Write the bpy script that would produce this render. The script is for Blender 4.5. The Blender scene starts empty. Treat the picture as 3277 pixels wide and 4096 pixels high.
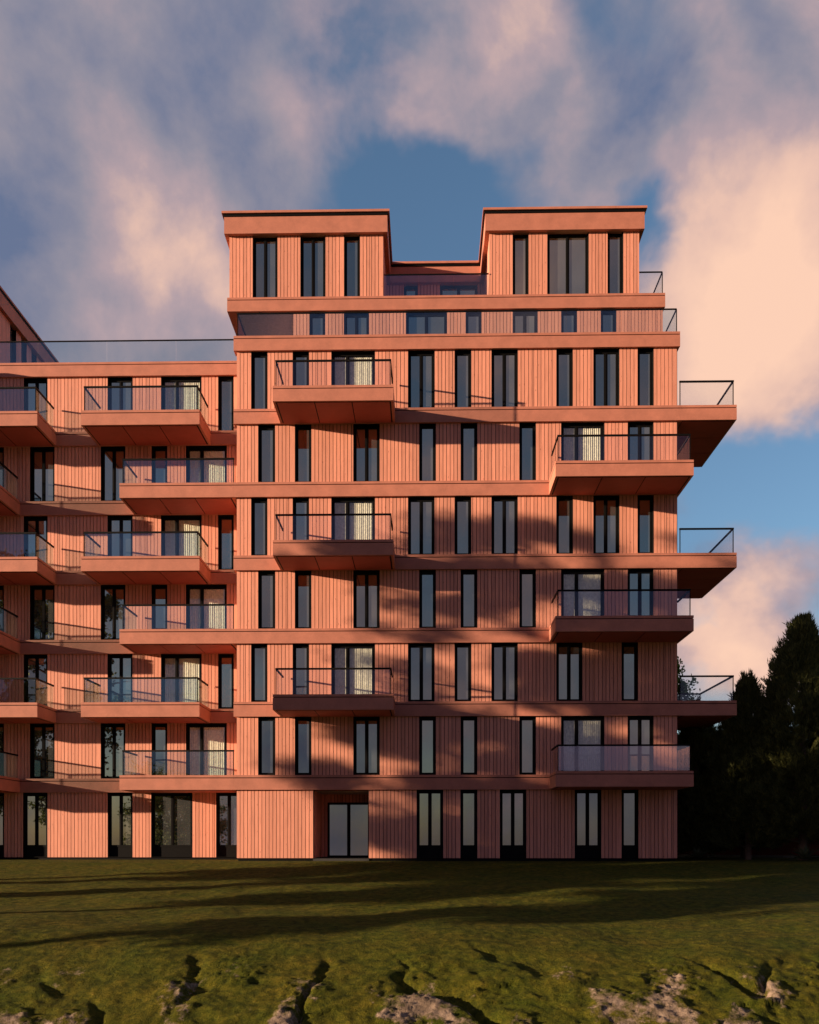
import bpy, math, random
import numpy as np
from mathutils import Vector, Matrix, noise

scene = bpy.context.scene
col = scene.collection
R = math.radians
rng = random.Random(7)

# ------------------------------------------------------------------ helpers
def setp(o, label=None, cat=None, group=None, kind=None):
    if label: o["label"] = label
    if cat: o["category"] = cat
    if group: o["group"] = group
    if kind: o["kind"] = kind
    return o

def empty(name, loc=(0, 0, 0)):
    o = bpy.data.objects.new(name, None); col.objects.link(o); o.location = loc
    return o

class MB:
    """collects boxes and quads into one mesh"""
    def __init__(s, M=None):
        s.v = []; s.f = []; s.mi = []; s.M = M
    def box(s, x0, x1, y0, y1, z0, z1, m=0):
        if x1 < x0: x0, x1 = x1, x0
        if y1 < y0: y0, y1 = y1, y0
        if z1 < z0: z0, z1 = z1, z0
        n = len(s.v)
        for p in ((x0,y0,z0),(x1,y0,z0),(x1,y1,z0),(x0,y1,z0),(x0,y0,z1),(x1,y0,z1),(x1,y1,z1),(x0,y1,z1)):
            s.v.append(p)
        for f in ((0,3,2,1),(4,5,6,7),(0,1,5,4),(1,2,6,5),(2,3,7,6),(3,0,4,7)):
            s.f.append(tuple(n+i for i in f)); s.mi.append(m)
        return s
    def bar(s, a, b, w, m=0):
        a = Vector(a); b = Vector(b); d = (b-a).normalized()
        up = Vector((0,0,1)) if abs(d.z) < .9 else Vector((1,0,0))
        u = d.cross(up).normalized()*w*.5; v = d.cross(u).normalized()*w*.5
        n = len(s.v)
        for p in (a, b):
            for q in (u+v, u-v, -u-v, -u+v): s.v.append(tuple(p+q))
        for f in ((0,1,2,3),(7,6,5,4),(0,4,5,1),(1,5,6,2),(2,6,7,3),(3,7,4,0)):
            s.f.append(tuple(n+i for i in f)); s.mi.append(m)
    def build(s, name, mats, parent=None, smooth=False):
        me = bpy.data.meshes.new(name)
        vs = s.v if s.M is None else [tuple(s.M @ Vector(p)) for p in s.v]
        me.from_pydata(vs, [], s.f)
        if not isinstance(mats, (list, tuple)): mats = [mats]
        for m in mats: me.materials.append(m)
        me.polygons.foreach_set("material_index", s.mi)
        if smooth: me.polygons.foreach_set("use_smooth", [True]*len(s.f))
        me.update()
        o = bpy.data.objects.new(name, me); col.objects.link(o)
        if parent: o.parent = parent
        return o

def np_mesh(name, verts, faces, mat, parent=None, smooth=False):
    """faces: (n,3) or (n,4) int array"""
    me = bpy.data.meshes.new(name)
    verts = np.asarray(verts, dtype=np.float32); faces = np.asarray(faces, dtype=np.int32)
    k = faces.shape[1]
    me.vertices.add(len(verts)); me.vertices.foreach_set("co", verts.ravel())
    me.loops.add(faces.size); me.loops.foreach_set("vertex_index", faces.ravel())
    me.polygons.add(len(faces))
    me.polygons.foreach_set("loop_start", np.arange(0, faces.size, k, dtype=np.int32))
    if smooth: me.polygons.foreach_set("use_smooth", np.ones(len(faces), dtype=bool))
    me.update(calc_edges=True)
    me.materials.append(mat)
    o = bpy.data.objects.new(name, me); col.objects.link(o)
    if parent: o.parent = parent
    return o

# ------------------------------------------------------------------ materials
def newmat(name):
    m = bpy.data.materials.new(name); m.use_nodes = True
    nt = m.node_tree
    return m, nt, nt.nodes["Principled BSDF"], nt.nodes["Material Output"]
def N(nt, t, **kw):
    n = nt.nodes.new(t)
    for k, v in kw.items(): setattr(n, k, v)
    return n
def ramp(nt, stops, interp='LINEAR'):
    r = N(nt, 'ShaderNodeValToRGB'); cr = r.color_ramp; cr.interpolation = interp
    while len(cr.elements) < len(stops): cr.elements.new(.5)
    for e, (p, c) in zip(cr.elements, stops):
        e.position = p; e.color = (*c, 1) if len(c) == 3 else c
    return r
def math_(nt, op, a, b=None):
    n = N(nt, 'ShaderNodeMath', operation=op)
    for i, x in enumerate((a, b)):
        if x is None: continue
        if isinstance(x, (int, float)): n.inputs[i].default_value = x
        else: nt.links.new(x, n.inputs[i])
    return n.outputs[0]

def mat_planks(name, base):
    m, nt, b, out = newmat(name); L = nt.links
    geo = N(nt, 'ShaderNodeNewGeometry'); tc = N(nt, 'ShaderNodeTexCoord')
    # per-board tone
    r = ramp(nt, [(0, tuple(c*.86 for c in base)), (.5, base), (1, tuple(min(1, c*1.10) for c in base))])
    L.new(geo.outputs['Random Per Island'], r.inputs[0])
    # grain stretched along the board
    mp = N(nt, 'ShaderNodeMapping'); mp.inputs['Scale'].default_value = (14, 14, .9)
    L.new(tc.outputs['Object'], mp.inputs[0])
    add = N(nt, 'ShaderNodeVectorMath', operation='ADD')
    sc = N(nt, 'ShaderNodeVectorMath', operation='SCALE'); sc.inputs[3].default_value = 37.
    L.new(geo.outputs['Random Per Island'], sc.inputs[0]); L.new(mp.outputs[0], add.inputs[0]); L.new(sc.outputs[0], add.inputs[1])
    gr = N(nt, 'ShaderNodeTexNoise'); gr.inputs['Scale'].default_value = 1.6; gr.inputs['Detail'].default_value = 5
    L.new(add.outputs[0], gr.inputs['Vector'])
    g2 = ramp(nt, [(.3, (.80, .76, .74)), (.55, (1, 1, 1)), (.75, (1.0, .97, .95))])
    L.new(gr.outputs[0], g2.inputs[0])
    mx = N(nt, 'ShaderNodeMixRGB', blend_type='MULTIPLY'); mx.inputs[0].default_value = .8
    L.new(r.outputs[0], mx.inputs[1]); L.new(g2.outputs[0], mx.inputs[2])
    # knots
    mp2 = N(nt, 'ShaderNodeMapping'); mp2.inputs['Scale'].default_value = (6.5, 6.5, 2.1)
    L.new(tc.outputs['Object'], mp2.inputs[0])
    add2 = N(nt, 'ShaderNodeVectorMath', operation='ADD'); L.new(mp2.outputs[0], add2.inputs[0]); L.new(sc.outputs[0], add2.inputs[1])
    vo = N(nt, 'ShaderNodeTexVoronoi'); vo.inputs['Scale'].default_value = 1.0
    L.new(add2.outputs[0], vo.inputs['Vector'])
    k = ramp(nt, [(.05, (.42, .34, .32)), (.11, (1, 1, 1))]); L.new(vo.outputs['Distance'], k.inputs[0])
    mx2 = N(nt, 'ShaderNodeMixRGB', blend_type='MULTIPLY'); mx2.inputs[0].default_value = .8
    L.new(mx.outputs[0], mx2.inputs[1]); L.new(k.outputs[0], mx2.inputs[2])
    L.new(mx2.outputs[0], b.inputs['Base Color'])
    b.inputs['Roughness'].default_value = .62
    bp = N(nt, 'ShaderNodeBump'); bp.inputs['Strength'].default_value = .25; bp.inputs['Distance'].default_value = .004
    L.new(gr.outputs[0], bp.inputs['Height']); L.new(bp.outputs[0], b.inputs['Normal'])
    return m

def mat_render(name, base, mott=.14, rough=.72):
    m, nt, b, out = newmat(name); L = nt.links
    tc = N(nt, 'ShaderNodeTexCoord')
    n1 = N(nt, 'ShaderNodeTexNoise'); n1.inputs['Scale'].default_value = 1.7; n1.inputs['Detail'].default_value = 6; n1.inputs['Roughness'].default_value = .62
    n2 = N(nt, 'ShaderNodeTexNoise'); n2.inputs['Scale'].default_value = 55; n2.inputs['Detail'].default_value = 3
    L.new(tc.outputs['Object'], n1.inputs['Vector']); L.new(tc.outputs['Object'], n2.inputs['Vector'])
    r = ramp(nt, [(.3, tuple(c*(1-mott) for c in base)), (.7, tuple(min(1, c*(1+mott)) for c in base))])
    L.new(n1.outputs[0], r.inputs[0])
    r2 = ramp(nt, [(.35, (.88, .88, .88)), (.6, (1, 1, 1))]); L.new(n2.outputs[0], r2.inputs[0])
    mx = N(nt, 'ShaderNodeMixRGB', blend_type='MULTIPLY'); mx.inputs[0].default_value = 1
    L.new(r.outputs[0], mx.inputs[1]); L.new(r2.outputs[0], mx.inputs[2])
    L.new(mx.outputs[0], b.inputs['Base Color']); b.inputs['Roughness'].default_value = rough
    bp = N(nt, 'ShaderNodeBump'); bp.inputs['Strength'].default_value = .3; bp.inputs['Distance'].default_value = .004
    L.new(n2.outputs[0], bp.inputs['Height']); L.new(bp.outputs[0], b.inputs['Normal'])
    return m

def mat_plain(name, c, rough=.6, metal=0, spec=.5):
    m, nt, b, out = newmat(name); L = nt.links
    tc = N(nt, 'ShaderNodeTexCoord'); n = N(nt, 'ShaderNodeTexNoise'); n.inputs['Scale'].default_value = 9; n.inputs['Detail'].default_value = 4
    L.new(tc.outputs['Object'], n.inputs['Vector'])
    r = ramp(nt, [(.3, tuple(x*.8 for x in c)), (.7, tuple(min(1, x*1.15) for x in c))]); L.new(n.outputs[0], r.inputs[0])
    L.new(r.outputs[0], b.inputs['Base Color'])
    b.inputs['Roughness'].default_value = rough; b.inputs['Metallic'].default_value = metal
    b.inputs['Specular IOR Level'].default_value = spec
    return m

def mat_glass(name, tint, base_fac, rough=.0, refl=(1, 1, 1), cap=.16):
    m, nt, b, out = newmat(name); L = nt.links
    nt.nodes.remove(b)
    tr = N(nt, 'ShaderNodeBsdfTransparent'); tr.inputs[0].default_value = (*tint, 1)
    gl = N(nt, 'ShaderNodeBsdfGlossy'); gl.inputs['Roughness'].default_value = rough; gl.inputs[0].default_value = (*refl, 1)
    fr = N(nt, 'ShaderNodeFresnel'); fr.inputs[0].default_value = 1.5
    f = math_(nt, 'ADD', fr.outputs[0], base_fac); f2 = math_(nt, 'MINIMUM', f, cap)
    mx = N(nt, 'ShaderNodeMixShader'); L.new(f2, mx.inputs[0]); L.new(tr.outputs[0], mx.inputs[1]); L.new(gl.outputs[0], mx.inputs[2])
    L.new(mx.outputs[0], out.inputs[0])
    return m

def mat_pane(name):
    """window pane with a dim room behind it: dark body colour, sky-mirroring surface"""
    m, nt, b, out = newmat(name); L = nt.links
    tc = N(nt, 'ShaderNodeTexCoord')
    n = N(nt, 'ShaderNodeTexNoise'); n.inputs['Scale'].default_value = .8; n.inputs['Detail'].default_value = 2
    L.new(tc.outputs['Object'], n.inputs['Vector'])
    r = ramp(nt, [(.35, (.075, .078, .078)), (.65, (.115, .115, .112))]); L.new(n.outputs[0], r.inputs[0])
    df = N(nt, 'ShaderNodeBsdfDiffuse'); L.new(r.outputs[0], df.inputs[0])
    gl = N(nt, 'ShaderNodeBsdfGlossy'); gl.inputs['Roughness'].default_value = .015
    gl.inputs[0].default_value = (.93, 1, .66, 1)
    n3 = N(nt, 'ShaderNodeTexNoise'); n3.inputs['Scale'].default_value = 1.3
    L.new(tc.outputs['Object'], n3.inputs['Vector'])
    bp = N(nt, 'ShaderNodeBump'); bp.inputs['Strength'].default_value = .05; bp.inputs['Distance'].default_value = .02
    L.new(n3.outputs[0], bp.inputs['Height']); L.new(bp.outputs[0], gl.inputs['Normal'])
    fr = N(nt, 'ShaderNodeFresnel'); fr.inputs[0].default_value = 1.5
    f = math_(nt, 'ADD', fr.outputs[0], .52); f2 = math_(nt, 'MINIMUM', f, 1.0)
    mx = N(nt, 'ShaderNodeMixShader'); L.new(f2, mx.inputs[0]); L.new(df.outputs[0], mx.inputs[1]); L.new(gl.outputs[0], mx.inputs[2])
    L.new(mx.outputs[0], out.inputs[0])
    return m

PL = mat_planks('painted_boards', (.71, .293, .188))
FA = mat_render('painted_render', (.465, .172, .108))
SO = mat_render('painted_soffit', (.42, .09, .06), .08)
BK = mat_plain('black_metal', (.004, .0035, .003), .6, 0, .12)
DK = mat_plain('dark_timber_backing', (.012, .004, .003), .95, 0, .1)
GREY = mat_plain('grey_soffit_board', (.30, .30, .29), .8)
PANE = mat_pane('window_pane')
CLEAR = mat_glass('clear_glass', (.97, .98, .97), .01)
RAILG = mat_glass('tinted_glass', (.89, .95, .96), .06, 0, (.72, .95, .95), .18)
RAILH = mat_glass('hazy_glass', (.90, .92, .93), .16, .04, (1, .93, .84), .30)
RAILC = mat_glass('balcony_glass', (.975, .985, .99), .0, 0, (.9, .94, 1), .07)
CUR = mat_plain('curtain_cloth', (.82, .79, .63), .9, 0, .1)
CORE = mat_plain('building_core', (.25, .08, .045), .9, 0, .1)
ROOF = mat_plain('roof_sheet', (.06, .05, .05), .9, 0, .1)

# ------------------------------------------------------------------ building
ST = 3.113
LV = {k: 3.531 + ST*i for i, k in enumerate('HGFEDCB')}      # tops of the slab bands
LV['A'] = 25.33
BH = .625                                                     # height of a slab band
bld = empty('apartment_building', (0, 0, 0))
setp(bld, 'terracotta apartment block with vertical timber boards, black window frames and cantilevered balconies above the lawn', 'apartment building')

def planks(mb, x0, x1, z0, z1, y=0.0, w=.156, m=0):
    """vertical boards, front face at y, facing -y"""
    x = x0
    g = .022
    while x < x1 - .02:
        ww = w * rng.uniform(.96, 1.04)
        if rng.random() < .05: ww *= .45
        e = min(x + ww, x1)
        if x1 - e < .06: e = x1
        jig = rng.uniform(-.003, .003)
        mb.box(x, e - g if e < x1 else e, y + jig, y + .05, z0, z1, m)
        x = e

def wall(x0, x1, z0, z1, opens, M, parent=bld, depth=.34):
    """boarded wall with real openings down to the reveal"""
    mb = MB(M)
    xs = x0
    for a, b in sorted(opens) + [(x1, None)]:
        if a > xs + .01:
            planks(mb, xs, a, z0, z1)
            mb.box(xs, a, .051, depth, z0, z1, 1)
        if b is None: break
        xs = b
    mb.box(x0+.01, x1-.01, depth-.03, depth+.004, z1-.03, z1-.003, 1)
    return mb.build('wall', [PL, DK], parent)

def window(x0, x1, z0, z1, M, kind='single', parent=bld, low=0, split=None, glass=None, rev=.03):
    """kind: single, double, wide (with curtain)"""
    mb = MB(M); t = .022; D = .34
    fy0, fy1 = .13, .20
    # reveal liner
    mb.box(x0, x0+t, rev-.03, D-.06, z0, z1); mb.box(x1-t, x1, rev-.03, D-.06, z0, z1)
    mb.box(x0+t, x1-t, rev-.03, D-.06, z1-t, z1); mb.box(x0+t, x1-t, rev-.03, D-.06, z0, z0+t)
    a, b, c, d = x0+t, x1-t, z0+t+low, z1-t
    fw = .09
    mb.box(a, a+fw, fy0, fy1, c, d); mb.box(b-fw, b, fy0, fy1, c, d)
    mb.box(a+fw, b-fw, fy0, fy1, d-.13, d); mb.box(a+fw, b-fw, fy0, fy1, c, c+fw)
    mul = None
    if kind == 'double': mul = (x0+x1)/2
    if kind == 'wide': mul = x0 + (x1-x0)*(split or .37)
    if mul:
        mb.box(mul-.06, mul+.06, fy0-.012, fy1-.002, c+fw, d-.13)
        mb.box(mul-.012, mul+.012, fy0-.024, fy0-.012, c+fw, d-.13)
    # slim casement beads
    for p, q in ([(a+fw, mul-.06), (mul+.06, b-fw)] if mul else [(a+fw, b-fw)]):
        mb.box(p, p+.018, fy0+.02, fy1, c+fw, d-.13); mb.box(q-.018, q, fy0+.02, fy1, c+fw, d-.13)
    w = mb.build('window', BK, parent)
    g = MB(M); wide = kind == 'wide'
    g.box(a+fw*.6, b-fw*.6, .168, .176, c+fw*.6, d-.06)
    if low:
        p = MB(M); p.box(a, b, fy0+.015, fy1-.01, z0+t, z0+t+low-.002)
        p.build('sill_panel', BK, w)
    if wide:
        g.build('pane', CLEAR, w)
        cu = MB(M); n = int((b-a)/.012)
        ph = rng.uniform(0, 6)
        ys = []
        for i in range(n+1):
            x = a + (b-a)*i/n
            y = .205 + .008*math.sin(x*74+ph) + .004*math.sin(x*23+1)
            cu.v += [(x, y, c+.03), (x, y, d-.135-.010*(1+math.sin(x*74+ph)))]
        for i in range(n):
            k = 2*i; cu.f.append((k, k+2, k+3, k+1)); cu.mi.append(0)
        cu.build('curtain', CUR, w, smooth=True)
        bk = MB(M); bk.box(a, b, .32, .335, c, d); bk.build('room_back', DK, w)
    else:
        g.build('pane', PANE, w)
    return w

def band(x0, x1, top, M, bh=BH, y0=-.12, y1=.34, parent=bld, name='floor_band'):
    mb = MB(M)
    mb.box(x0, x1, y0, y1, top-.10, top)                    # capping
    mb.box(x0+.03, x1-.03, y0+.05, y1-.01, top-.135, top-.10, 1)   # shadow groove
    mb.box(x0, x1, y0, y1, top-bh, top-.135)
    return mb.build(name, [FA, BK], parent)

def balcony(x0, x1, yf, yb, top, left=True, right=True, front=True, parent=bld, seams=2, glass_l=True, rail_front=True, seam_axis='x', back_rail=False, gmat=None):
    mb = MB()
    mb.box(x0, x1, yf, yb, top-.10, top)
    mb.box(x0+.05, x1-.05, yf+.05, yb-.001, top-.135, top-.10, 1)
    mb.box(x0, x1, yf, yb, top-BH, top-.135)
    s = mb.build('balcony', [FA, BK], parent)
    # boarded underside in panels with dark joints
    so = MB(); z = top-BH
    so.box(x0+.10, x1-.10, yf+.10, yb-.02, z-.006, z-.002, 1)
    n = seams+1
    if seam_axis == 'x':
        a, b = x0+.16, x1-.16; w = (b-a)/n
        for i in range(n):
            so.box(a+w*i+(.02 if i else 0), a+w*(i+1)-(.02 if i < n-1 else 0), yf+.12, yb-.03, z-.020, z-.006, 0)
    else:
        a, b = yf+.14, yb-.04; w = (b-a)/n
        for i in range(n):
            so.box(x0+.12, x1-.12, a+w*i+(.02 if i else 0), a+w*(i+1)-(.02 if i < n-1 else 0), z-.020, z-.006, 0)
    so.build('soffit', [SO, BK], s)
    # railing
    zt = top+1.08; i_ = .115; r = MB(); g = MB(); h = .055
    xa, xb, ya, yb2 = (x0+i_ if left else x0+.02), (x1-i_ if right else x1-.02), yf+i_, yb-.0
    r.box(xa-h/2, xb+h/2, ya-h/2, ya+h/2, zt-.07, zt)
    g.box(xa+.02, xb-.02, ya-.006, ya+.006, top+.03, zt-.07)
    for c, on in ((xa, left), (xb, right)):
        r.box(c-.017, c+.017, ya-.017, ya+.017, top, zt-.07)
        if on:
            r.box(c-h/2, c+h/2, ya+h/2, yb2, zt-.07, zt)
            g.box(c-.006, c+.006, ya+.02, yb2-.04, top+.03, zt-.07)
    if back_rail:
        r.box(xa, xb-h/2, yb2-i_-h/2, yb2-i_+h/2, zt-.07, zt)
        r.box(xb-.017, xb+.017, yb2-i_-.017, yb2-i_+.017, top, zt-.07)
        g.box(xa, xb-.02, yb2-i_-.006, yb2-i_+.006, top+.03, zt-.07)
    rr = r.build('railing', BK, s); g.build('glass_panel', gmat or RAILC, s)
    return s

I = Matrix.Identity(4)
TW = Matrix.Translation((0, 2.02, 0))     # wing plane
T7 = Matrix.Translation((0, 2.52, 0))     # set-back storeys
W0, W1 = -8.10, 10.57

def kinds(L, wides=()):
    r = []
    for i, (a, b) in enumerate(L):
        w = b-a
        r.append((a, b, 'wide' if i in wides else ('single' if w < .85 else 'double')))
    return r
F6 = kinds([(-7.49,-6.79),(-5.715,-5.01),(-4.065,-2.2),(-.80,.335),(1.18,1.892),(2.745,3.86),(5.49,6.19),(7.055,8.155),(8.918,9.6)], (2,))
F5 = kinds([(-7.19,-6.46),(-5.62,-4.91),(-3.125,-2.0),(-.325,.39),(1.438,2.148),(3.927,4.63),(5.69,7.52),(8.50,9.592)], (6,))
F2 = F6[:6] + kinds([(5.49,6.595),(8.244,8.94)])
FG = kinds([(-.43,.70),(1.427,2.148),(3.10,4.222),(6.269,7.389),(8.244,8.958)])
order = 'HGFEDCB'
floors = [('H','G',F5),('G','F',F2),('F','E',F5),('E','D',F6),('D','C',F5),('C','B',F6)]
for lo, hi, FL in floors:
    z0, z1 = LV[lo], LV[hi]-BH
    wall(W0, W1, z0, z1, [(a, b) for a, b, _ in FL], I)
    for a, b, k in FL: window(a, b, z0, z1, I, k)
# ground floor
z0, z1 = 0.0, LV['H']-BH
EX0, EX1 = -4.842, -2.464
wall(W0, W1, z0, z1, [(EX0, EX1)] + [(a, b) for a, b, _ in FG], I)
for a, b, k in FG: window(a, b, z0, z1, I, k, low=.44)
# bands of the front block
for k in 'HGFEDCB':
    band(-8.215, 10.68, LV[k], I)
# plinth
p = MB(); p.box(W0+.05, W1-.05, .05, .36, -.5, 0); p.box(-30, W0, 2.08, 2.4, -.5, 0); p.build('plinth', BK, bld)
# entrance recess
ED = 3.25
e = MB(Matrix.Translation((0, ED, 0)))
planks(e, EX0-.0, -4.566, 0, z1); planks(e, -2.62, EX1+.3, 0, z1); planks(e, -4.566, -2.62, 2.50, z1)
e.box(EX0, EX1+.3, .22, .3, 0, z1, 1)
e.build('entrance_wall', [PL, DK], bld)
e = MB(Matrix.Translation((EX0, 0, 0)) @ Matrix.Rotation(R(90), 4, 'Z'))      # left cheek, faces +x
planks(e, .36, ED, 0, z1); e.build('entrance_wall', [PL, DK], bld)
e = MB(Matrix.Translation((EX1, ED, 0)) @ Matrix.Rotation(R(-90), 4, 'Z'))
planks(e, 0, ED-.36, 0, z1); e.build('entrance_wall', [PL, DK], bld)
e = MB(); e.box(EX0+.04, EX1-.04, -.0+.34, ED, z1-.03, z1-.005); e.build('entrance_soffit', GREY, bld)
e = MB(); e.box(EX0, EX1, .0, ED, -.12, -.02); e.build('entrance_step', mat_plain('dark_paving', (.03,.028,.025), .8), bld)
dr = MB(Matrix.Translation((0, ED, 0)))
dx0, dx1, dz = -4.566, -2.62, 2.50
dr.box(dx0, dx0+.09, -.03, .08, 0, dz); dr.box(dx1-.09, dx1, -.03, .08, 0, dz); dr.box(dx0+.09, dx1-.09, -.03, .08, dz-.1, dz); dr.box(dx0+.09, dx1-.09, -.03, .08, 0, .07)
mid = (dx0+dx1)/2; dr.box(mid-.075, mid+.075, -.035, .075, .07, dz-.1)
door = dr.build('entrance_door', BK, bld)
g = MB(Matrix.Translation((0, ED, 0))); g.box(dx0+.05, dx1-.05, .02, .03, .03, dz-.05); g.build('pane', PANE, door)
h = MB(Matrix.Translation((0, ED, 0)))
for sx in (-.05, .05):
    h.bar((mid+sx, -.09, .85), (mid+sx, -.09, 1.35), .02); h.box(mid+sx-.008, mid+sx+.008, -.09, -.035, .87, .89); h.box(mid+sx-.008, mid+sx+.008, -.09, -.035, 1.31, 1.33)
h.build('handle', BK, door)

# front block core (behind walls)
c = MB()
c.box(W0+.02, W1-.02, .345, 13.9, LV['H']-BH, LV['B']-.15)
c.box(W0+.02, EX0-.04, .345, 13.9, 0, LV['H']-BH); c.box(EX1+.04, W1-.02, .345, 13.9, 0, LV['H']-BH); c.box(EX0-.04, EX1+.04, ED+.32, 13.9, 0, LV['H']-BH)
c.build('core', CORE, bld)
# right flank: boards and bands
RM = Matrix.Translation((W1+.03, 0, 0)) @ Matrix.Rotation(R(90), 4, 'Z')
for lo, hi in zip(['0']+list('HGFEDC'), list('HGFEDCB')):
    zz0 = 0 if lo == '0' else LV[lo]
    e = MB(RM); planks(e, .04, 13.9, zz0, LV[hi]-BH); e.build('wall', [PL, DK], bld)
    e = MB(); e.box(W1+.03, 10.68, .341, 14, LV[hi]-BH, LV[hi]-.003); e.build('floor_band', [FA], bld)
# balconies
for k in 'CEG': balcony(-6.215, -1.343, -2.1, -.121, LV[k])
for k in 'DFH': balcony(5.168, 10.68, -2.1, -.121, LV[k], gmat=RAILH if k == 'H' else None)
for k in 'CEG': balcony(10.682, 13.05, -.12, 4.82, LV[k], left=False, right=True, seam_axis='y', back_rail=True)
# terrace on B
def glassrail(name_pts, top, parent=bld, hgt=1.03, step=2.2, posts=(), gm=None):
    r = MB(); g = MB(); zt = top+hgt
    for (x0, y0), (x1, y1) in name_pts:
        a = Vector((x0, y0, 0)); b = Vector((x1, y1, 0)); L = (b-a).length; d = (b-a)/L
        r.bar(a+Vector((0,0,zt-.025)), b+Vector((0,0,zt-.025)), .048)
        n = max(1, round(L/step)); nrm = Vector((-d.y, d.x, 0))*.006
        for i in range(n):
            p = a+d*(L*i/n+(.007 if i else 0)); q = a+d*(L*(i+1)/n-(.007 if i < n-1 else 0))
            k = len(g.v)
            for zz in (top+.002, zt-.045):
                for w in (p+nrm, q+nrm, q-nrm, p-nrm): g.v.append((w.x, w.y, zz))
            for f in ((3,2,1,0),(4,5,6,7),(0,1,5,4),(1,2,6,5),(2,3,7,6),(3,0,4,7)):
                g.f.append(tuple(k+i2 for i2 in f)); g.mi.append(0)
    for x, y in posts: r.box(x-.017, x+.017, y-.017, y+.017, top, zt-.04)
    o = r.build('railing', BK, parent); g.build('glass_panel', gm or RAILG, o)
    return o
zB = LV['B']; zA = LV['A']
glassrail([((-8.06, 0.0), (10.56, 0.0))], zB, posts=((-8.06, 0), (10.56, 0)))
glassrail([((-8.06, 0.03), (-8.06, 5.5))], zB, gm=RAILC)
glassrail([((10.56, .03), (10.56, 9))], zB, gm=RAILC)
t = MB(); t.box(-8.1, 10.56, .345, 14, zB-.15, zB-.05); t.box(-30, -8.12, 2.4, 14, zB-.15, zB-.05); t.build('terrace_deck', ROOF, bld)
# storey behind the glass
s7 = kinds([(-5.32,-4.60),(-3.755,-2.61),(-.945,.92),(1.757,2.478),(3.877,5.0),(6.06,6.775),(7.84,8.535)])
s7 = [(a, b, 'double' if b-a > .85 else 'single') for a, b, _ in s7]
S70, S71 = -6.045, 10.62
zz1 = zA-BH-.02
wall(S70, S71, zB, zz1, [(a, b) for a, b, _ in s7], T7)
for a, b, k in s7: window(a, b, zB, zz1, T7, k)
e = MB(Matrix.Translation((S70, 13.9, 0)) @ Matrix.Rotation(R(-90), 4, 'Z')); planks(e, 0, 11.35, zB, zz1); e.build('wall', [PL, DK], bld)
e = MB(Matrix.Translation((S71, 2.55, 0)) @ Matrix.Rotation(R(90), 4, 'Z')); planks(e, 0, 11.35, zB, zz1); e.build('wall', [PL, DK], bld)
c = MB(); c.box(S70+.05, S71-.05, 2.865, 13.9, zB-.04, zz1); c.build('core', CORE, bld)
# slab A with grey underside over the corner terrace
AX0, AX1 = -9.035, 10.70
mb = MB(); y0 = 2.40
mb.box(AX0, AX1, y0, 14, zA-.10, zA); mb.box(AX0+.03, AX1-.03, y0+.05, 14, zA-.135, zA-.10, 1); mb.box(AX0, AX1, y0, 14, zA-BH, zA-.135)
mb.build('floor_band', [FA, BK], bld)
mb = MB(); mb.box(AX0+.42, S70-.03, y0+.12, 7.4, zA-BH-.02, zA-BH-.002); mb.box(AX0+.42, S70-.03, 7.43, 13.8, zA-BH-.02, zA-BH-.002); mb.build('soffit', GREY, bld)
# top storey: two heads and a recess
TL0, TL1, TR0, TR1 = -8.955, -1.975, 2.83, 9.56
zR0, zF0, zF1, zC0, zC1 = 28.20, 28.17, 28.93, 29.04, 29.14
s8 = [kinds([(-7.90,-6.765),(-5.73,-4.585),(-3.75,-3.02)]), kinds([(3.875,4.595),(5.435,7.30),(8.145,8.85)])]
for (a, b), L in zip(((TL0, TL1), (TR0, TR1)), s8):
    wall(a, b, zA, zR0, [(p, q) for p, q, _ in L], T7)
    for p, q, k in L: window(p, q, zA, zR0, T7, 'wide' if False else k)
    c = MB(); c.box(a+.04, b-.04, 2.865, 6.2, zA, zR0); c.build('core', CORE, bld)
RY = 6.30
TRc = Matrix.Translation((0, RY, 0))
rw = kinds([(-1.13,-.44),(.65,2.50)])
wall(TL1, TR0, zA, zR0, [(a, b) for a, b, _ in rw], TRc)
for a, b, k in rw: window(a, b, zA, zR0, TRc, k)
c = MB(); c.box(TL0+.04, TR1-.04, RY+.345, 13.9, zA, zR0); c.box(TL0+.04,TL1, 6.2, RY+.345, zA, zR0); c.box(TR0,TR1-.04, 6.2, RY+.345, zA, zR0); c.build('core', CORE, bld)
for X, rot, y in ((TL1, 90, 2.56), (TR0, -90, RY), (TR1, 90, 2.56), (TL0, -90, 13.9)):
    L = RY-2.56 if X in (TL1, TR0) else 11.3
    e = MB(Matrix.Translation((X, y, 0)) @ Matrix.Rotation(R(rot), 4, 'Z')); planks(e, 0, L, zA, zR0); e.build('wall', [PL, DK], bld)
def uring(mb, o, z0, z1, m=0, back=RY):
    """U-shaped roof plate; o = overhang beyond the wall faces"""
    yF = 2.52-o; yb = back-o
    mb.box(TL0-o, TL1+o, yF, yb, z0, z1, m); mb.box(TR0-o, TR1+o, yF, yb, z0, z1, m)
    mb.box(TL0-o, TR1+o, yb, 14.0+o, z0, z1, m)
mb = MB(); uring(mb, .20, zF0, zF1); uring(mb, .235, zF1, zC0, 1); uring(mb, .30, zC0, zC1)  # black strip under the capping stands in for its shaded gap
mb.build('roof_parapet', [FA, BK], bld)
glassrail([((TL1+.03, 2.5), (TR0-.03, 2.5))], zA, step=1.62)
glassrail([((TR1, 2.52), (10.6, 2.52)), ((10.6, 2.55), (10.6, 9))], zA, posts=((10.6, 2.52),), gm=RAILC)

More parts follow.
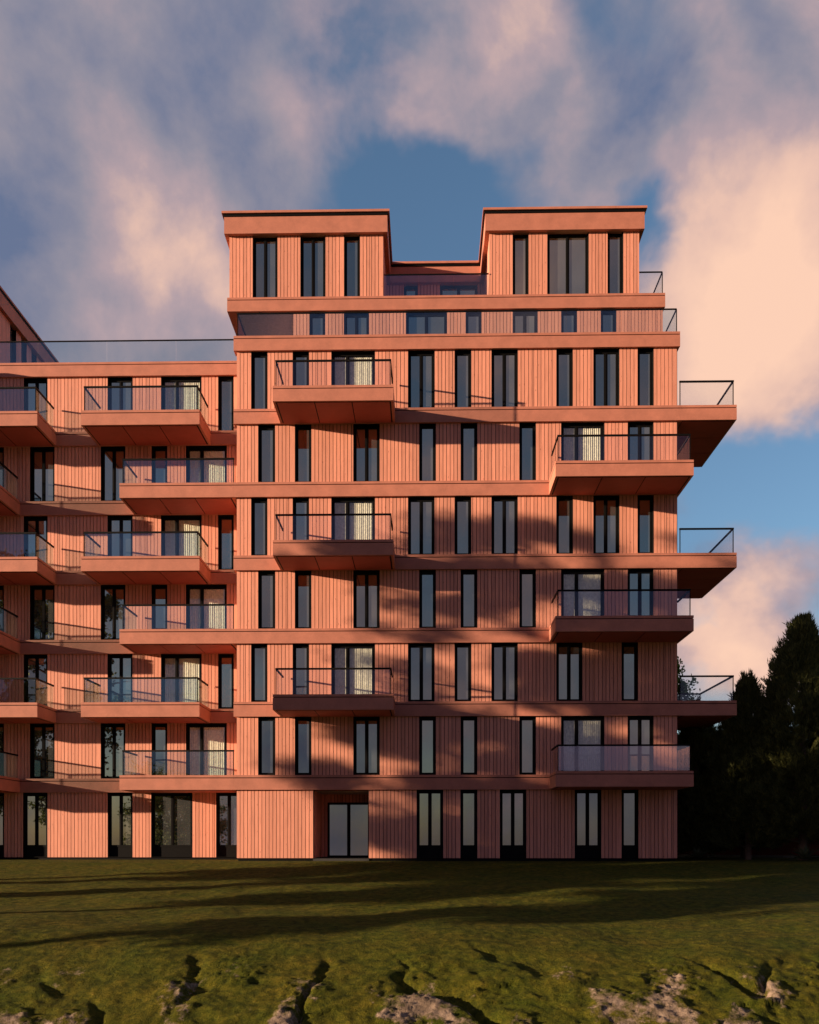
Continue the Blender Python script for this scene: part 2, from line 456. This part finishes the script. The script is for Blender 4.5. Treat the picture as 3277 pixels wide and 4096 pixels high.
# ---- left wing
K = 41.32/41.42
W6 = kinds([(-18.15,-17.07),(-14.352,-13.218),(-11.935,-10.103),(-9.36,-8.655)], (2,))
W5 = kinds([(-19.8,-19.05),(-17.865,-16.75),(-14.66,-13.546),(-12.36,-11.652),(-10.81,-8.967)], (4,))
WG = kinds([(-19.9,-19.04),(-18.18,-17.07),(-14.348,-13.218),(-12.382,-10.516),(-9.449,-8.33)])
WX0 = -30
for (lo, hi, _), L in zip(floors, (W5, W6)*3):
    z0, z1 = LV[lo], LV[hi]-BH
    wall(WX0, W0+.15, z0, z1, [(a, b) for a, b, _ in L], TW)
    for a, b, k in L: window(a, b, z0, z1, TW, k)
wall(WX0, W0+.15, 0, LV['H']-BH, [(a, b) for a, b, _ in WG], TW)
for a, b, k in WG: window(a, b, 0, LV['H']-BH, TW, k, low=.44)
for k in order: band(WX0, -8.13, LV[k], TW)
c = MB(); c.box(WX0, W0, 2.37, 14, 0, zB-.15); c.build('core', CORE, bld)
for k in 'CEG':
    balcony(-14.753, -9.672, -.12, 1.899, LV[k], gmat=RAILG); balcony(-21.82, -16.628, -.12, 1.899, LV[k], gmat=RAILG)
for k in 'DFH':
    balcony(-13.096, -8.217, -.12, 1.899, LV[k], right=False, gmat=RAILG); balcony(-21.82, -18.26, -.12, 1.899, LV[k], gmat=RAILG)
glassrail([((WX0, 2.02), (-8.13, 2.02))], zB, step=3.11)
# left side face of the front block above the wing reveal
e = MB(Matrix.Translation((W0, 2.02, 0)) @ Matrix.Rotation(R(-90), 4, 'Z'))
for lo, hi in zip(['0']+list('HGFEDC'), list('HGFEDCB')):
    planks(e, 0, 1.98, 0 if lo == '0' else LV[lo], LV[hi]-BH)
e.build('wall', [PL, DK], bld)
# rear head block at the left, its right side faces us
BX = -22.06
SM = Matrix.Translation((BX, 0, 0)) @ Matrix.Rotation(R(90), 4, 'Z')
ops = [(9.27, 10.0), (10.62, 11.3), (11.92, 12.6), (13.2, 13.9), (5.0, 6.1)]
e = MB(SM); xs = 2.9
for a, b in sorted(ops)+[(24., None)]:
    planks(e, xs, a, zB, zR0); e.box(xs, a, .036, .34, zB, zR0, 1)
    if b is None: break
    xs = b
e.build('wall', [PL, DK], bld)
for a, b in ops: window(a, b, zB, zR0, SM, 'single')
c = MB(); c.box(-36, BX-.345, 3.2, 24, zB-.05, zR0); c.box(-36, BX-.01, 2.9, 3.2, zB-.05, zR0); c.box(-36, BX+.15, .55, 2.0, 0, zB-.05); c.build('core', CORE, bld)
mb = MB()
for o, a, b, m in ((.20, zF0-.0, zF1, 0), (.22, zF1, zC0, 1), (.26, zC0, zC1, 0)): mb.box(-36, BX+o, 2.9-o, 24+o, a, b, m)  # black layer stands in for the shade beneath the roof capping
mb.build('roof_parapet', [FA, BK], bld)
# its lower storeys, standing forward of the wing
e = MB(Matrix.Translation((0, .5, 0))); planks(e, -36, BX+.16, 0, zB-BH)
band(-36, BX+.26, zB, Matrix.Translation((0, .5, 0))); e.build('wall', [PL, DK], bld)
e = MB(Matrix.Translation((BX+.21, 0, 0)) @ Matrix.Rotation(R(90), 4, 'Z')); planks(e, .55, 2.0, 0, zB-.7); e.build('wall', [PL, DK], bld)

# ------------------------------------------------------------------ terrain
CY = -39.3; CZ = .69
def prof(Y):
    pts = [(-400,-9), (-60,-7), (-39,-6.4), (-30,-6.0), (-26,-5.0), (-23,-3.55), (-20.5,-2.35), (-18,-1.60), (-15.5,-1.36), (-11.3,-1.04), (-5,-.52), (-1.2,-.15), (.5,-.11), (8,-.09), (30,-.3), (600,-12)]
    for (a, za), (b, zb) in zip(pts, pts[1:]):
        if Y <= b:
            t = max(0, (Y-a)/(b-a)); return za+(zb-za)*t
    return pts[-1][1]
def psm(Y): return sum(prof(Y+d) for d in (-.9, -.45, 0, .45, .9))/5 if Y < -2 else prof(Y)
def terrain(x, Y, detail=True):
    z = psm(Y)
    n = noise.fractal(Vector((x*.16, Y*.16, 3.1)), 1.0, 2.0, 3)
    w = max(0, min(1, (-1.5-Y)/5))
    z += .16*n*w
    if -34 < Y < -14:
        k = max(0, min(1, (-18.3-Y+1.3*noise.noise(Vector((x*.35, 5.2, 0))))/2.4)); k = k*k*(3-2*k)
        k *= max(0, min(1, (Y+34)/4))
        if k > 0:
            # gullies running down the bank, and ledges of stone between them
            wx = x + .8*noise.noise(Vector((x*.5, Y*.45, 9)))
            wx += .22*noise.noise(Vector((x*2.3, Y*2.1, 4))); g = abs(noise.noise(Vector((wx*.55, Y*.20, 1.7))))
            g2 = abs(noise.noise(Vector((wx*1.7+4, Y*.35, 7.7))))
            gm_ = max(0, min(1, (noise.noise(Vector((x*.31+7, Y*.22, 6.1)))+.08)*3.2)); z -= k*(.22*gm_*math.exp(-(g/.055)**2) )
            r = noise.fractal(Vector((x*.9, Y*1.6, 4.4)), .8, 2.1, 5)
            rkk = max(0, min(1, (noise.noise(Vector((x*1.1+.4*noise.noise(Vector((x*3,Y*3,0))), Y*.75, 2.2)))+.12)*3))
            z += k*rkk*(.07*abs(noise.fractal(Vector((x*4.6, Y*5.4, 1)), .6, 2.2, 5)) + .03)
            st = max(0, min(1, (noise.noise(Vector((x*.45, Y*.6, 2.2)))+.12)*2.6))
            led = math.floor((Y+.5*noise.noise(Vector((x*1.1, Y, 0))))*1.15)/1.15 - Y
            z += k*(.06*r + .10*st*led + .04*noise.fractal(Vector((x*3.1, Y*3.1, 8)), .8, 2, 4)*(.2+st))
    if -39 < Y < -1 and detail:
        z += .012*noise.noise(Vector((x*4.1, Y*4.1, 0))) + .02*noise.noise(Vector((x*1.3, Y*1.3, 5)))
    return z
def axis(segs):
    out = []
    for a, b, n in segs: out += [a+(b-a)*i/n for i in range(n)]
    return out + [segs[-1][1]]
xs = axis([(-600,-80,10), (-80,-24,22), (-24,-11,48), (-11,10,440), (10,24,50), (24,80,24), (80,600,10)])
ys = axis([(-500,-60,10), (-60,-28,24), (-28,-16.5,260), (-16.5,-1.5,110), (-1.5,20,30), (20,90,18), (90,600,12)])
V = np.array([(x, y, terrain(x, y)) for y in ys for x in xs], dtype=np.float32)
nx, ny = len(xs), len(ys)
ii = (np.arange(ny-1)[:, None]*nx + np.arange(nx-1)[None, :]).ravel()
Fq = np.stack([ii, ii+1, ii+nx+1, ii+nx], 1)
gm, nt, b, out = newmat('grass_and_rock'); L = nt.links
tc = N(nt, 'ShaderNodeTexCoord'); geo = N(nt, 'ShaderNodeNewGeometry')
def tn(sc, det=5, rough=.6, scale3=None):
    n = N(nt, 'ShaderNodeTexNoise'); n.inputs['Scale'].default_value = sc; n.inputs['Detail'].default_value = det; n.inputs['Roughness'].default_value = rough
    if scale3:
        mp = N(nt, 'ShaderNodeMapping'); mp.inputs['Scale'].default_value = scale3
        L.new(tc.outputs['Object'], mp.inputs[0]); L.new(mp.outputs[0], n.inputs['Vector'])
    else: L.new(tc.outputs['Object'], n.inputs['Vector'])
    return n.outputs[0]
nA = tn(4.6, 7, .72); nB = tn(.9, 4); nC = tn(38, 4, .7); nD = tn(3.2, 8, .7)
rg = ramp(nt, [(.30, (.020, .026, .003)), (.45, (.060, .062, .006)), (.57, (.100, .092, .008)), (.72, (.175, .135, .022))]); L.new(nA, rg.inputs[0])
rb = ramp(nt, [(.3, (.75, .95, .7)), (.7, (1.25, 1.08, 1.0))]); L.new(nB, rb.inputs[0])
m1 = N(nt, 'ShaderNodeMixRGB', blend_type='MULTIPLY'); m1.inputs[0].default_value = 1; L.new(rg.outputs[0], m1.inputs[1]); L.new(rb.outputs[0], m1.inputs[2])
rc = ramp(nt, [(.32, (.45, .45, .45)), (.62, (1.2, 1.2, 1.2))]); L.new(nC, rc.inputs[0])
m2 = N(nt, 'ShaderNodeMixRGB', blend_type='MULTIPLY'); m2.inputs[0].default_value = .8; L.new(m1.outputs[0], m2.inputs[1]); L.new(rc.outputs[0], m2.inputs[2])
rr = ramp(nt, [(.25, (.06, .045, .035)), (.5, (.21, .15, .10)), (.75, (.46, .34, .24))]); L.new(nD, rr.inputs[0])
# rock where the mesh attribute says so, broken up by noise
at = N(nt, 'ShaderNodeAttribute', attribute_name='rock')
f = math_(nt, 'ADD', at.outputs['Fac'], math_(nt, 'MULTIPLY', math_(nt, 'SUBTRACT', nD, .5), 1.5))
fr = ramp(nt, [(.45, (0, 0, 0)), (.68, (1, 1, 1))]); L.new(f, fr.inputs[0])
m3 = N(nt, 'ShaderNodeMixRGB'); L.new(fr.outputs[0], m3.inputs[0]); L.new(m2.outputs[0], m3.inputs[1]); L.new(rr.outputs[0], m3.inputs[2])
L.new(m3.outputs[0], b.inputs['Base Color']); b.inputs['Roughness'].default_value = .95; b.inputs['Specular IOR Level'].default_value = .1
bp = N(nt, 'ShaderNodeBump'); bp.inputs['Strength'].default_value = .8; bp.inputs['Distance'].default_value = .16
hh = math_(nt, 'ADD', nA, math_(nt, 'MULTIPLY', nC, .35)); L.new(hh, bp.inputs['Height']); L.new(bp.outputs[0], b.inputs['Normal'])
ground = np_mesh('ground', V, Fq, gm, smooth=True); setp(ground, kind='structure')
# rock attribute: stone breaks through on the bank, mostly where it is steep or ledged
att = ground.data.attributes.new('rock', 'FLOAT', 'POINT')
rk = np.zeros(len(V), dtype=np.float32)
for i, (x, y, z) in enumerate(V):
    if -33 < y < -17.5:
        a = noise.noise(Vector((x*1.1+.4*noise.noise(Vector((x*3,y*3,0))), y*.75, 2.2)))
        k = min(1, (-18.4-y)/2.4)
        rk[i] = .02 + k*(.30 + 1.0*a)
att.data.foreach_set('value', rk)

# ------------------------------------------------------------------ vegetation
def mat_leaf(name, c1, c2, trans=.25):
    m, nt, b, out = newmat(name); L = nt.links
    geo = N(nt, 'ShaderNodeNewGeometry')
    r = ramp(nt, [(0, c1), (1, c2)]); L.new(geo.outputs['Random Per Island'], r.inputs[0])
    L.new(r.outputs[0], b.inputs['Base Color']); b.inputs['Roughness'].default_value = .7; b.inputs['Specular IOR Level'].default_value = .25
    tl = N(nt, 'ShaderNodeBsdfTranslucent'); L.new(r.outputs[0], tl.inputs[0])
    mx = N(nt, 'ShaderNodeMixShader'); mx.inputs[0].default_value = trans
    L.new(b.outputs[0], mx.inputs[1]); L.new(tl.outputs[0], mx.inputs[2]); L.new(mx.outputs[0], out.inputs[0])
    return m
CON = mat_leaf('conifer_needles', (.036, .054, .016), (.17, .165, .042))
LEAF = mat_leaf('green_leaves', (.07, .13, .02), (.15, .24, .04), .5)
LEAF2 = mat_leaf('olive_leaves', (.04, .055, .012), (.09, .10, .025))
AG = mat_leaf('agave_leaves', (.05, .07, .03), (.10, .11, .05), .1)
BARK = mat_render('bark', (.16, .10, .06), .4, .95)

def tube(path, radii, seg=8):
    vs = []; fs = []
    for k, (p, r) in enumerate(zip(path, radii)):
        p = Vector(p)
        d = (Vector(path[min(k+1, len(path)-1)])-Vector(path[max(k-1, 0)])).normalized()
        u = d.orthogonal().normalized(); v = d.cross(u)
        for s in range(seg):
            a = 2*math.pi*s/seg; vs.append(tuple(p+u*(r*math.cos(a))+v*(r*math.sin(a))))
    for k in range(len(path)-1):
        for s in range(seg):
            a = k*seg+s; b_ = k*seg+(s+1)%seg; fs.append((a, b_, b_+seg, a+seg))
    return vs, fs

def spray_mesh(centres, dirs, per, lmin, lmax, wid, spread, rs, fan=0.):
    """narrow leaf blades fanned round each clump's direction"""
    n = len(centres)
    c = np.repeat(centres, per, 0); d = np.repeat(dirs, per, 0)
    d = d + rs.normal(0, spread, d.shape); d /= np.linalg.norm(d, axis=1)[:, None]
    l = rs.uniform(lmin, lmax, len(c))[:, None]
    s = np.cross(d, rs.normal(0, 1, d.shape)); s /= (np.linalg.norm(s, axis=1)[:, None]+1e-9)
    base = c + rs.normal(0, fan, c.shape)
    a = base; q = base + d*l
    m = base + d*l*.45
    V = np.stack([a, m+s*wid, q, m-s*wid], 1).reshape(-1, 3)
    F = np.arange(len(c)*4).reshape(-1, 4)
    return V, F

def conifer(name, x, y, h, rad, seed, label, group, n=1500, skirt=.35, lean=0):
    rs = np.random.RandomState(seed); z0 = terrain(x, y, False)
    root = empty(name, (x, y, z0)); setp(root, label, 'tree', group)
    path = [(lean*t*h*.02*math.sin(t*3), .05*math.sin(t*5+seed), -.2+t*h*.9) for t in np.linspace(0, 1, 9)]
    vs, fs = tube(path, [h*.018*(1-.85*t)+.015 for t in np.linspace(0, 1, 9)])
    for k in range(14):
        a = rs.uniform(0, 6.28); zz = rs.uniform(skirt*.8, h*.35); ll = rad*rs.uniform(.45, .8)
        p = [(0, 0, zz), (math.cos(a)*ll*.5, math.sin(a)*ll*.5, zz+.05), (math.cos(a)*ll, math.sin(a)*ll, zz+.25)]
        v2, f2 = tube(p, [.035, .022, .01], 5); o = len(vs); vs += v2; fs += [tuple(i+o for i in f) for f in f2]
    np_mesh('trunk', vs, fs, BARK, root, True)
    # limbs: lumps of foliage along ascending limbs, giving an uneven outline
    t = rs.beta(1.05, 1.35, n)
    t = np.clip(t, 0, 1)
    prof_ = np.power(np.clip(np.sin(np.pi*np.power(np.clip(t*.94+.06, 0, 1), .55)), 0, 1), .85)
    ang = rs.uniform(0, 2*np.pi, n)
    lump = 1 + .16*np.sin(ang*3+t*9+seed) + .12*np.sin(ang*5-t*23+seed*2) + rs.normal(0, .10, n)
    rr_ = rad*prof_*lump*np.power(rs.uniform(.12, 1, n), .35)
    P_ = np.stack([np.cos(ang)*rr_, np.sin(ang)*rr_, skirt + t*(h-skirt)*.96], 1)
    # leave some holes
    keep = np.array([noise.noise(Vector(p*.9)+Vector((seed, 0, 0))) > -.34 for p in P_])
    P_ = P_[keep]; ang = ang[keep]; t = t[keep]
    d = np.stack([np.cos(ang)*(.75-.5*t), np.sin(ang)*(.75-.5*t), .55+.55*t], 1)
    c, d2 = [], []
    # each clump is a small frond: several tufts along it
    for k in range(3):
        c.append(P_ + d*(.16*k) + rs.normal(0, .05, P_.shape)); d2.append(d)
    c = np.concatenate(c); d2 = np.concatenate(d2)
    V_, F_ = spray_mesh(c, d2, 16, .12, .32, .018, .34, rs, .045)
    np_mesh('crown', V_, F_, CON, root)
    return root

def broadleaf(name, x, y, h, rad, seed, label, group=None, n=900, crown_from=.3, mat=LEAF, per=22, ls=(.10, .2), wid=.045, squash=1., hole=-.15):
    rs = np.random.RandomState(seed); z0 = terrain(x, y, False)
    root = empty(name, (x, y, z0)); setp(root, label, 'tree', group)
    vs, fs = tube([(0, 0, -.3), (.05, .02, h*.25), (-.08, .06, h*.5), (.05, -.04, h*.85)], [h*.022, h*.017, h*.011, .03], 10)
    c = []
    zc = h*(crown_from+1)/2; hz = h*(1-crown_from)/2
    nl = 26
    for k in range(nl):
        a = k*2.4+rs.uniform(-.3, .3); t = (k+.5)/nl; zz = h*crown_from*.8 + t*(h*(.9-crown_from*.8))
        rr_ = rad*math.sqrt(max(.1, 1-((zz+.6-zc)/hz)**2))*rs.uniform(.6, 1.)
        s = Vector((0, 0, zz*.9)); e_ = Vector((math.cos(a)*rr_, math.sin(a)*rr_, zz+.12*rr_*rs.uniform(-.5, 1.5)))
        mid_ = (s+e_)/2+Vector((0, 0, .25))
        v2, f2 = tube([s, mid_, e_], [h*.008*(1.1-t*.6), h*.005, .012], 6); o = len(vs); vs += v2; fs += [tuple(i+o for i in f) for f in f2]
        m_ = int(n/nl)
        tt = np.power(rs.uniform(0.1, 1, m_), .6)[:, None]
        base = np.array(s)*(1-tt)+np.array(e_)*tt
        c.append(base + rs.normal(0, 1, (m_, 3))*np.array([rad*.13, rad*.13, rad*.09*squash]))
    np_mesh('trunk', vs, fs, BARK, root, True)
    c = np.concatenate(c)
    if name == 'shade_tree':      # flat foliage layers aligned to the sun, shaped so lit streaks pass through
        q = np.stack([(-.337*c[:, 0]+.94*c[:, 1])*.62, (.94*c[:, 0]+.34*c[:, 1])*.10, (c[:, 2]+.15*(.94*c[:, 0]+.34*c[:, 1]))*1.05], 1)
    else: q = c*.8
    keep = np.array([noise.noise(Vector(p)+Vector((seed*1.3, 0, 0))) > hole for p in q]); c = c[keep]
    d = rs.normal(0, 1, c.shape)+np.array([0, 0, .2]); d /= np.linalg.norm(d, axis=1)[:, None]
    V_, F_ = spray_mesh(c, d, per, ls[0], ls[1], wid, .8, rs, rad*.05)
    np_mesh('crown', V_, F_, mat, root)
    return root

def agave(x, y, s, seed, label):
    rs = random.Random(seed); z0 = terrain(x, y, False)
    mb = MB(); mb.v = []; n = 30
    for k in range(n):
        a = k*2.399+rs.uniform(-.1, .1); el = R(12+62*(k/n)+rs.uniform(-6, 6)); L_ = s*rs.uniform(.75, 1.05)*(1-.25*k/n)
        o = len(mb.v); seg = 6
        for i in range(seg+1):
            t_ = i/seg; r_ = L_*t_*math.cos(el); zz = L_*t_*math.sin(el)-.25*L_*t_*t_*math.cos(el)+.05
            w = .055*s*(math.sin(math.pi*(.18+.82*t_))+.02)
            px, py = math.cos(a)*r_, math.sin(a)*r_
            mb.v += [(px-math.sin(a)*w, py+math.cos(a)*w, zz+.02*s), (px, py, zz-.015*s), (px+math.sin(a)*w, py-math.cos(a)*w, zz+.02*s)]
        for i in range(seg):
            q = o+3*i
            mb.f += [(q, q+1, q+4, q+3), (q+1, q+2, q+5, q+4)]; mb.mi += [0, 0]
    o = mb.build('agave', AG, None, True); o.location = (x, y, z0)
    setp(o, label, 'plant', 'spiky plants under the conifers')

GT = 'dark conifers right of the building'
conifer('conifer_tree', 16.5, 1.6, 10.9, 2.35, 3, 'tallest dark conifer at the right edge with a visible reddish trunk foot', GT, 3400, .9)
conifer('conifer_tree', 14.45, 2.6, 8.2, 1.75, 11, 'second tallest dark conifer, left of the tallest one', GT, 2400, .55)
conifer('conifer_tree', 12.55, 4.0, 7.2, 1.35, 5, 'slim dark conifer beside the building corner, under the lowest side balcony', GT, 1700, .3)
conifer('conifer_tree', 13.4, 5.5, 6.7, 1.3, 19, 'low dark conifer between the slim one and the second tallest', GT, 1500, .35)
conifer('conifer_tree', 18.6, 3.4, 9.2, 2.1, 23, 'dark conifer cut by the right edge of the picture, behind the tallest', GT, 2200, .8)
conifer('conifer_tree', 15.9, 7.5, 7.4, 1.7, 29, 'shaded dark conifer filling the gap behind the two tallest', GT, 1500, .4)
conifer('conifer_tree', 12.2, 8.6, 5.6, 1.25, 31, 'shortest dark conifer, low behind the slim one at the corner', GT, 1200, .2)
broadleaf('leafy_tree', 12.35, 10.5, 12.0, 2.3, 41, 'bright green leafy tree peeping out behind the right corner of the building', None, 1500, .2, LEAF, 20, (.12, .24), .05)
agave(16.15, .5, .95, 1, 'spiky plant at the foot of the tallest conifer trunk')
agave(17.35, .9, .9, 2, 'spiky plant nearest the right edge of the picture')
agave(12.0, 1.9, .8, 3, 'spiky plant beside the building corner under the slim conifer')
# trees out of the frame to the left: they cast the dappled shade and are mirrored in the panes
GO = 'trees outside the left edge casting shade'
def shade(x, y, h, r, s, lab, n=900, cf=.2, hole=-.1): broadleaf('shade_tree', x, y, h, r, s, lab, GO, n, cf, LEAF2, 30, (.16, .30), .10, 1., hole)
shade(-31.5, -14.0, 23.5, 4.3, 51, 'tallest leafy tree outside the left edge, shading the right part of the facade', 3000, .25, .08)
shade(-22.5, -14.0, 21.0, 4.0, 56, 'leafy tree outside the left edge, closest to the building and shading its right corner', 2400, .28, .15)
shade(-37.0, -14.5, 14.5, 3.2, 52, 'middle-sized leafy tree outside the left edge, behind the tallest', 1600, .50, .06)
shade(-34.0, -18.5, 14.0, 4.2, 53, 'rounded leafy tree outside the left edge, shading the lawn before the entrance', 2200, .58, -.06)
shade(-31.0, -21.5, 14.0, 3.2, 57, 'leafy tree outside the left edge, second from the rocky bank', 1700, .54, -.06)
shade(-27.0, -24.5, 12.8, 3.2, 55, 'slender leafy tree outside the left edge, nearest the rocky bank', 1400, .66, -.04)
shade(-24.0, -45.0, 15.0, 5.0, 54, 'wide leafy tree behind the viewer, mirrored in the ground-floor windows', 1800, .2, -.15)

# ------------------------------------------------------------------ low wall and kerb at the right
WR = mat_render('dark_red_wall', (.36, .09, .07), .2)
def run(name, a, b, th, z0, h, m):
    a = Vector(a); b = Vector(b); d = (b-a).normalized(); n_ = Vector((-d.y, d.x))*th
    mb = MB(); k = 0
    for zz in (z0, z0+h):
        for p in (a, b, b+n_, a+n_): mb.v.append((p.x, p.y, zz))
    for f in ((0,3,2,1),(4,5,6,7),(0,1,5,4),(1,2,6,5),(2,3,7,6),(3,0,4,7)): mb.f.append(f); mb.mi.append(0)
    return mb.build(name, m)
w_ = run('garden_wall', (10.9, 13.9), (26, -1.2), .25, -.4, 1.45, WR); setp(w_, 'low dark red wall running behind the conifers', 'wall')
k_ = run('kerb', (10.8, 13.6), (25.8, -1.5), .18, -.4, .42, mat_plain('pale_kerb', (.45, .43, .38), .8)); setp(k_, kind='structure')

# ------------------------------------------------------------------ light, sky
SUN = Vector((6.0, 2.15, -.92)).normalized()
sd = bpy.data.lights.new('sun', 'SUN'); sd.energy = 5.0; sd.angle = R(.6); sd.color = (1.0, .735, .52)
so_ = bpy.data.objects.new('sun', sd); col.objects.link(so_); so_.rotation_euler = SUN.to_track_quat('-Z', 'Y').to_euler(); so_.location = (-40, -20, 30)
to = -SUN; EL = math.asin(to.z); AZ = math.atan2(to.x, to.y)       # azimuth clockwise from +Y

wd = bpy.data.worlds.new('World'); scene.world = wd; wd.use_nodes = True
nt = wd.node_tree; L = nt.links; bg = nt.nodes['Background']; bg.inputs[1].default_value = .1
sky = N(nt, 'ShaderNodeTexSky'); sky.sky_type = 'NISHITA'; sky.sun_disc = False; sky.sun_elevation = EL; sky.sun_rotation = AZ
sky.air_density = 1.0; sky.dust_density = 1.0; sky.ozone_density = 2.5
tc = N(nt, 'ShaderNodeTexCoord'); G = tc.outputs['Generated']
def dirv(u, v):      # sky directions, given as they are seen from the lawn
    f = 3700.; a = math.atan(69/f); k = (u*1.9-1638.5)/f; q = (3368-v*1.9)/f
    return Vector((-math.sin(a)+math.cos(a)*k, math.cos(a)+math.sin(a)*k, q)).normalized()
def wnoise(sc, det, rough, stretch, off=(0, 0, 0), dist=0):
    mp = N(nt, 'ShaderNodeMapping'); mp.inputs['Scale'].default_value = stretch; mp.inputs['Location'].default_value = off
    L.new(G, mp.inputs[0]); n = N(nt, 'ShaderNodeTexNoise'); n.inputs['Scale'].default_value = sc; n.inputs['Detail'].default_value = det
    n.inputs['Roughness'].default_value = rough; n.inputs['Distortion'].default_value = dist; L.new(mp.outputs[0], n.inputs['Vector']); return n
warp = wnoise(5, 5, .6, (1, 1, 1.3), (3, 1, 2))
sub = N(nt, 'ShaderNodeVectorMath', operation='SUBTRACT'); L.new(warp.outputs['Color'], sub.inputs[0]); sub.inputs[1].default_value = (.5, .5, .5)
scv = N(nt, 'ShaderNodeVectorMath', operation='SCALE'); L.new(sub.outputs[0], scv.inputs[0]); scv.inputs[3].default_value = .16
wg = N(nt, 'ShaderNodeVectorMath', operation='ADD'); L.new(G, wg.inputs[0]); L.new(scv.outputs[0], wg.inputs[1])
def blobs(lst, acc):
    for u, v, r, w in lst:
        dn = N(nt, 'ShaderNodeVectorMath', operation='DISTANCE'); L.new(wg.outputs[0], dn.inputs[0]); dn.inputs[1].default_value = dirv(u, v)
        mr = N(nt, 'ShaderNodeMapRange', interpolation_type='SMOOTHSTEP'); L.new(dn.outputs['Value'], mr.inputs[0])
        mr.inputs[1].default_value = 0; mr.inputs[2].default_value = r; mr.inputs[3].default_value = w; mr.inputs[4].default_value = 0
        acc = math_(nt, 'ADD', acc, mr.outputs[0])
    return acc
cov = wnoise(4.4, 9, .56, (1.1, 1.1, 1.0), (.3, 0, .7), .25).outputs[0]
cov = math_(nt, 'ADD', math_(nt, 'MULTIPLY', math_(nt, 'SUBTRACT', cov, .5), 1.35), .5)
cov = blobs([(1580,600,.20,.4),(1650,150,.2,.25),(1510,1360,.11,.5),(1690,1180,.07,.25),(300,640,.26,.3),(120,250,.3,.25),(1020,60,.10,.38),(930,230,.11,.36),(1150,200,.15,.26),(1280,330,.09,.2),
             (910,460,.125,-.60),(830,90,.065,-.22),(770,150,.05,-.10),(610,390,.11,-.22),(400,440,.08,-.08),(620,200,.16,.2),(700,330,.07,.08),(1420,540,.07,-.42),(1410,440,.05,-.25),(1380,370,.05,-.2),(1160,410,.05,-.2),(1120,270,.04,-.22),
             (1500,1020,.10,-.32),(1690,1040,.08,-.30),(1470,1320,.035,-.3),(850,515,.035,.45),(1560,870,.08,.2)], cov)
mk = N(nt, 'ShaderNodeMapRange', interpolation_type='SMOOTHSTEP'); L.new(cov, mk.inputs[0]); mk.inputs[1].default_value = .27; mk.inputs[2].default_value = .70
lit = wnoise(6.5, 10, .55, (1.1, 1.1, .92), (5, 2, 1), .2).outputs[0]
lit = math_(nt, 'ADD', math_(nt, 'MULTIPLY', math_(nt, 'SUBTRACT', lit, .5), 1.35), .45)
lit = blobs([(1590,640,.20,.60),(1700,280,.16,.18),(1560,110,.05,.2),(1490,1370,.12,.62),(1650,1300,.1,.1),(1020,50,.06,.18),(930,210,.06,.16),(960,330,.04,.15),(800,150,.03,.12),(1190,240,.06,.08),
             (380,600,.12,.11),(250,560,.13,.12),(450,630,.04,.14),(20,200,.12,.10),(230,200,.30,-.10),(600,250,.17,-.06),(1290,130,.08,-.14),(1390,160,.08,-.14),(1700,900,.08,-.12),(1560,1060,.1,-.05)], lit)
cr = ramp(nt, [(.18, (.135, .175, .29)), (.42, (.285, .27, .335)), (.60, (.45, .345, .375)), (.80, (.80, .525, .43)), (1, (.96, .62, .465))]); L.new(lit, cr.inputs[0])
CG = 4.6
cs = N(nt, 'ShaderNodeVectorMath', operation='SCALE'); L.new(cr.outputs[0], cs.inputs[0]); cs.inputs[3].default_value = CG
bl = N(nt, 'ShaderNodeVectorMath', operation='SCALE'); L.new(sky.outputs[0], bl.inputs[0]); bl.inputs[3].default_value = .9
mx = N(nt, 'ShaderNodeMixRGB'); L.new(mk.outputs[0], mx.inputs[0]); L.new(bl.outputs[0], mx.inputs[1]); L.new(cs.outputs[0], mx.inputs[2])
# sky behind the camera dimmed and tinted violet, added to deepen the facade's shade
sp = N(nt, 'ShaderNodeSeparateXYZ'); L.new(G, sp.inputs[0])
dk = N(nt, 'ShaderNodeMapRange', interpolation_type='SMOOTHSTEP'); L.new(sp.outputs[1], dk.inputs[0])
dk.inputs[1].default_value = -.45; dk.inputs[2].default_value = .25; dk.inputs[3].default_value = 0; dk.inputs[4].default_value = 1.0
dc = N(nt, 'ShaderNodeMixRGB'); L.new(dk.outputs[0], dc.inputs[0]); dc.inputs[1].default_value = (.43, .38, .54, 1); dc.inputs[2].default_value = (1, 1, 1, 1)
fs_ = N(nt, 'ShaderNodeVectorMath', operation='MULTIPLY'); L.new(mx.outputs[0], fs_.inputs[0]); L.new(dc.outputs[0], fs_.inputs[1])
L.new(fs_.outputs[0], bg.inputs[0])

# ------------------------------------------------------------------ camera
cd = bpy.data.cameras.new('camera'); cam = bpy.data.objects.new('camera', cd); col.objects.link(cam)
cam.location = (0, CY, CZ); cam.rotation_euler = (R(90), 0, math.atan(69/3700))
cd.sensor_fit = 'HORIZONTAL'; cd.sensor_width = 36; cd.lens = 3700/3277*36
cd.shift_y = (3368-2048)/3277; cd.clip_start = .1; cd.clip_end = 5000
scene.camera = cam
vs_ = scene.view_settings; vs_.view_transform = 'Standard'; vs_.look = 'None'; vs_.gamma = 1; vs_.use_curve_mapping = False
vs_.exposure = 1.15
scene.cycles.max_bounces = 8; scene.cycles.diffuse_bounces = 2; scene.cycles.transparent_max_bounces = 16
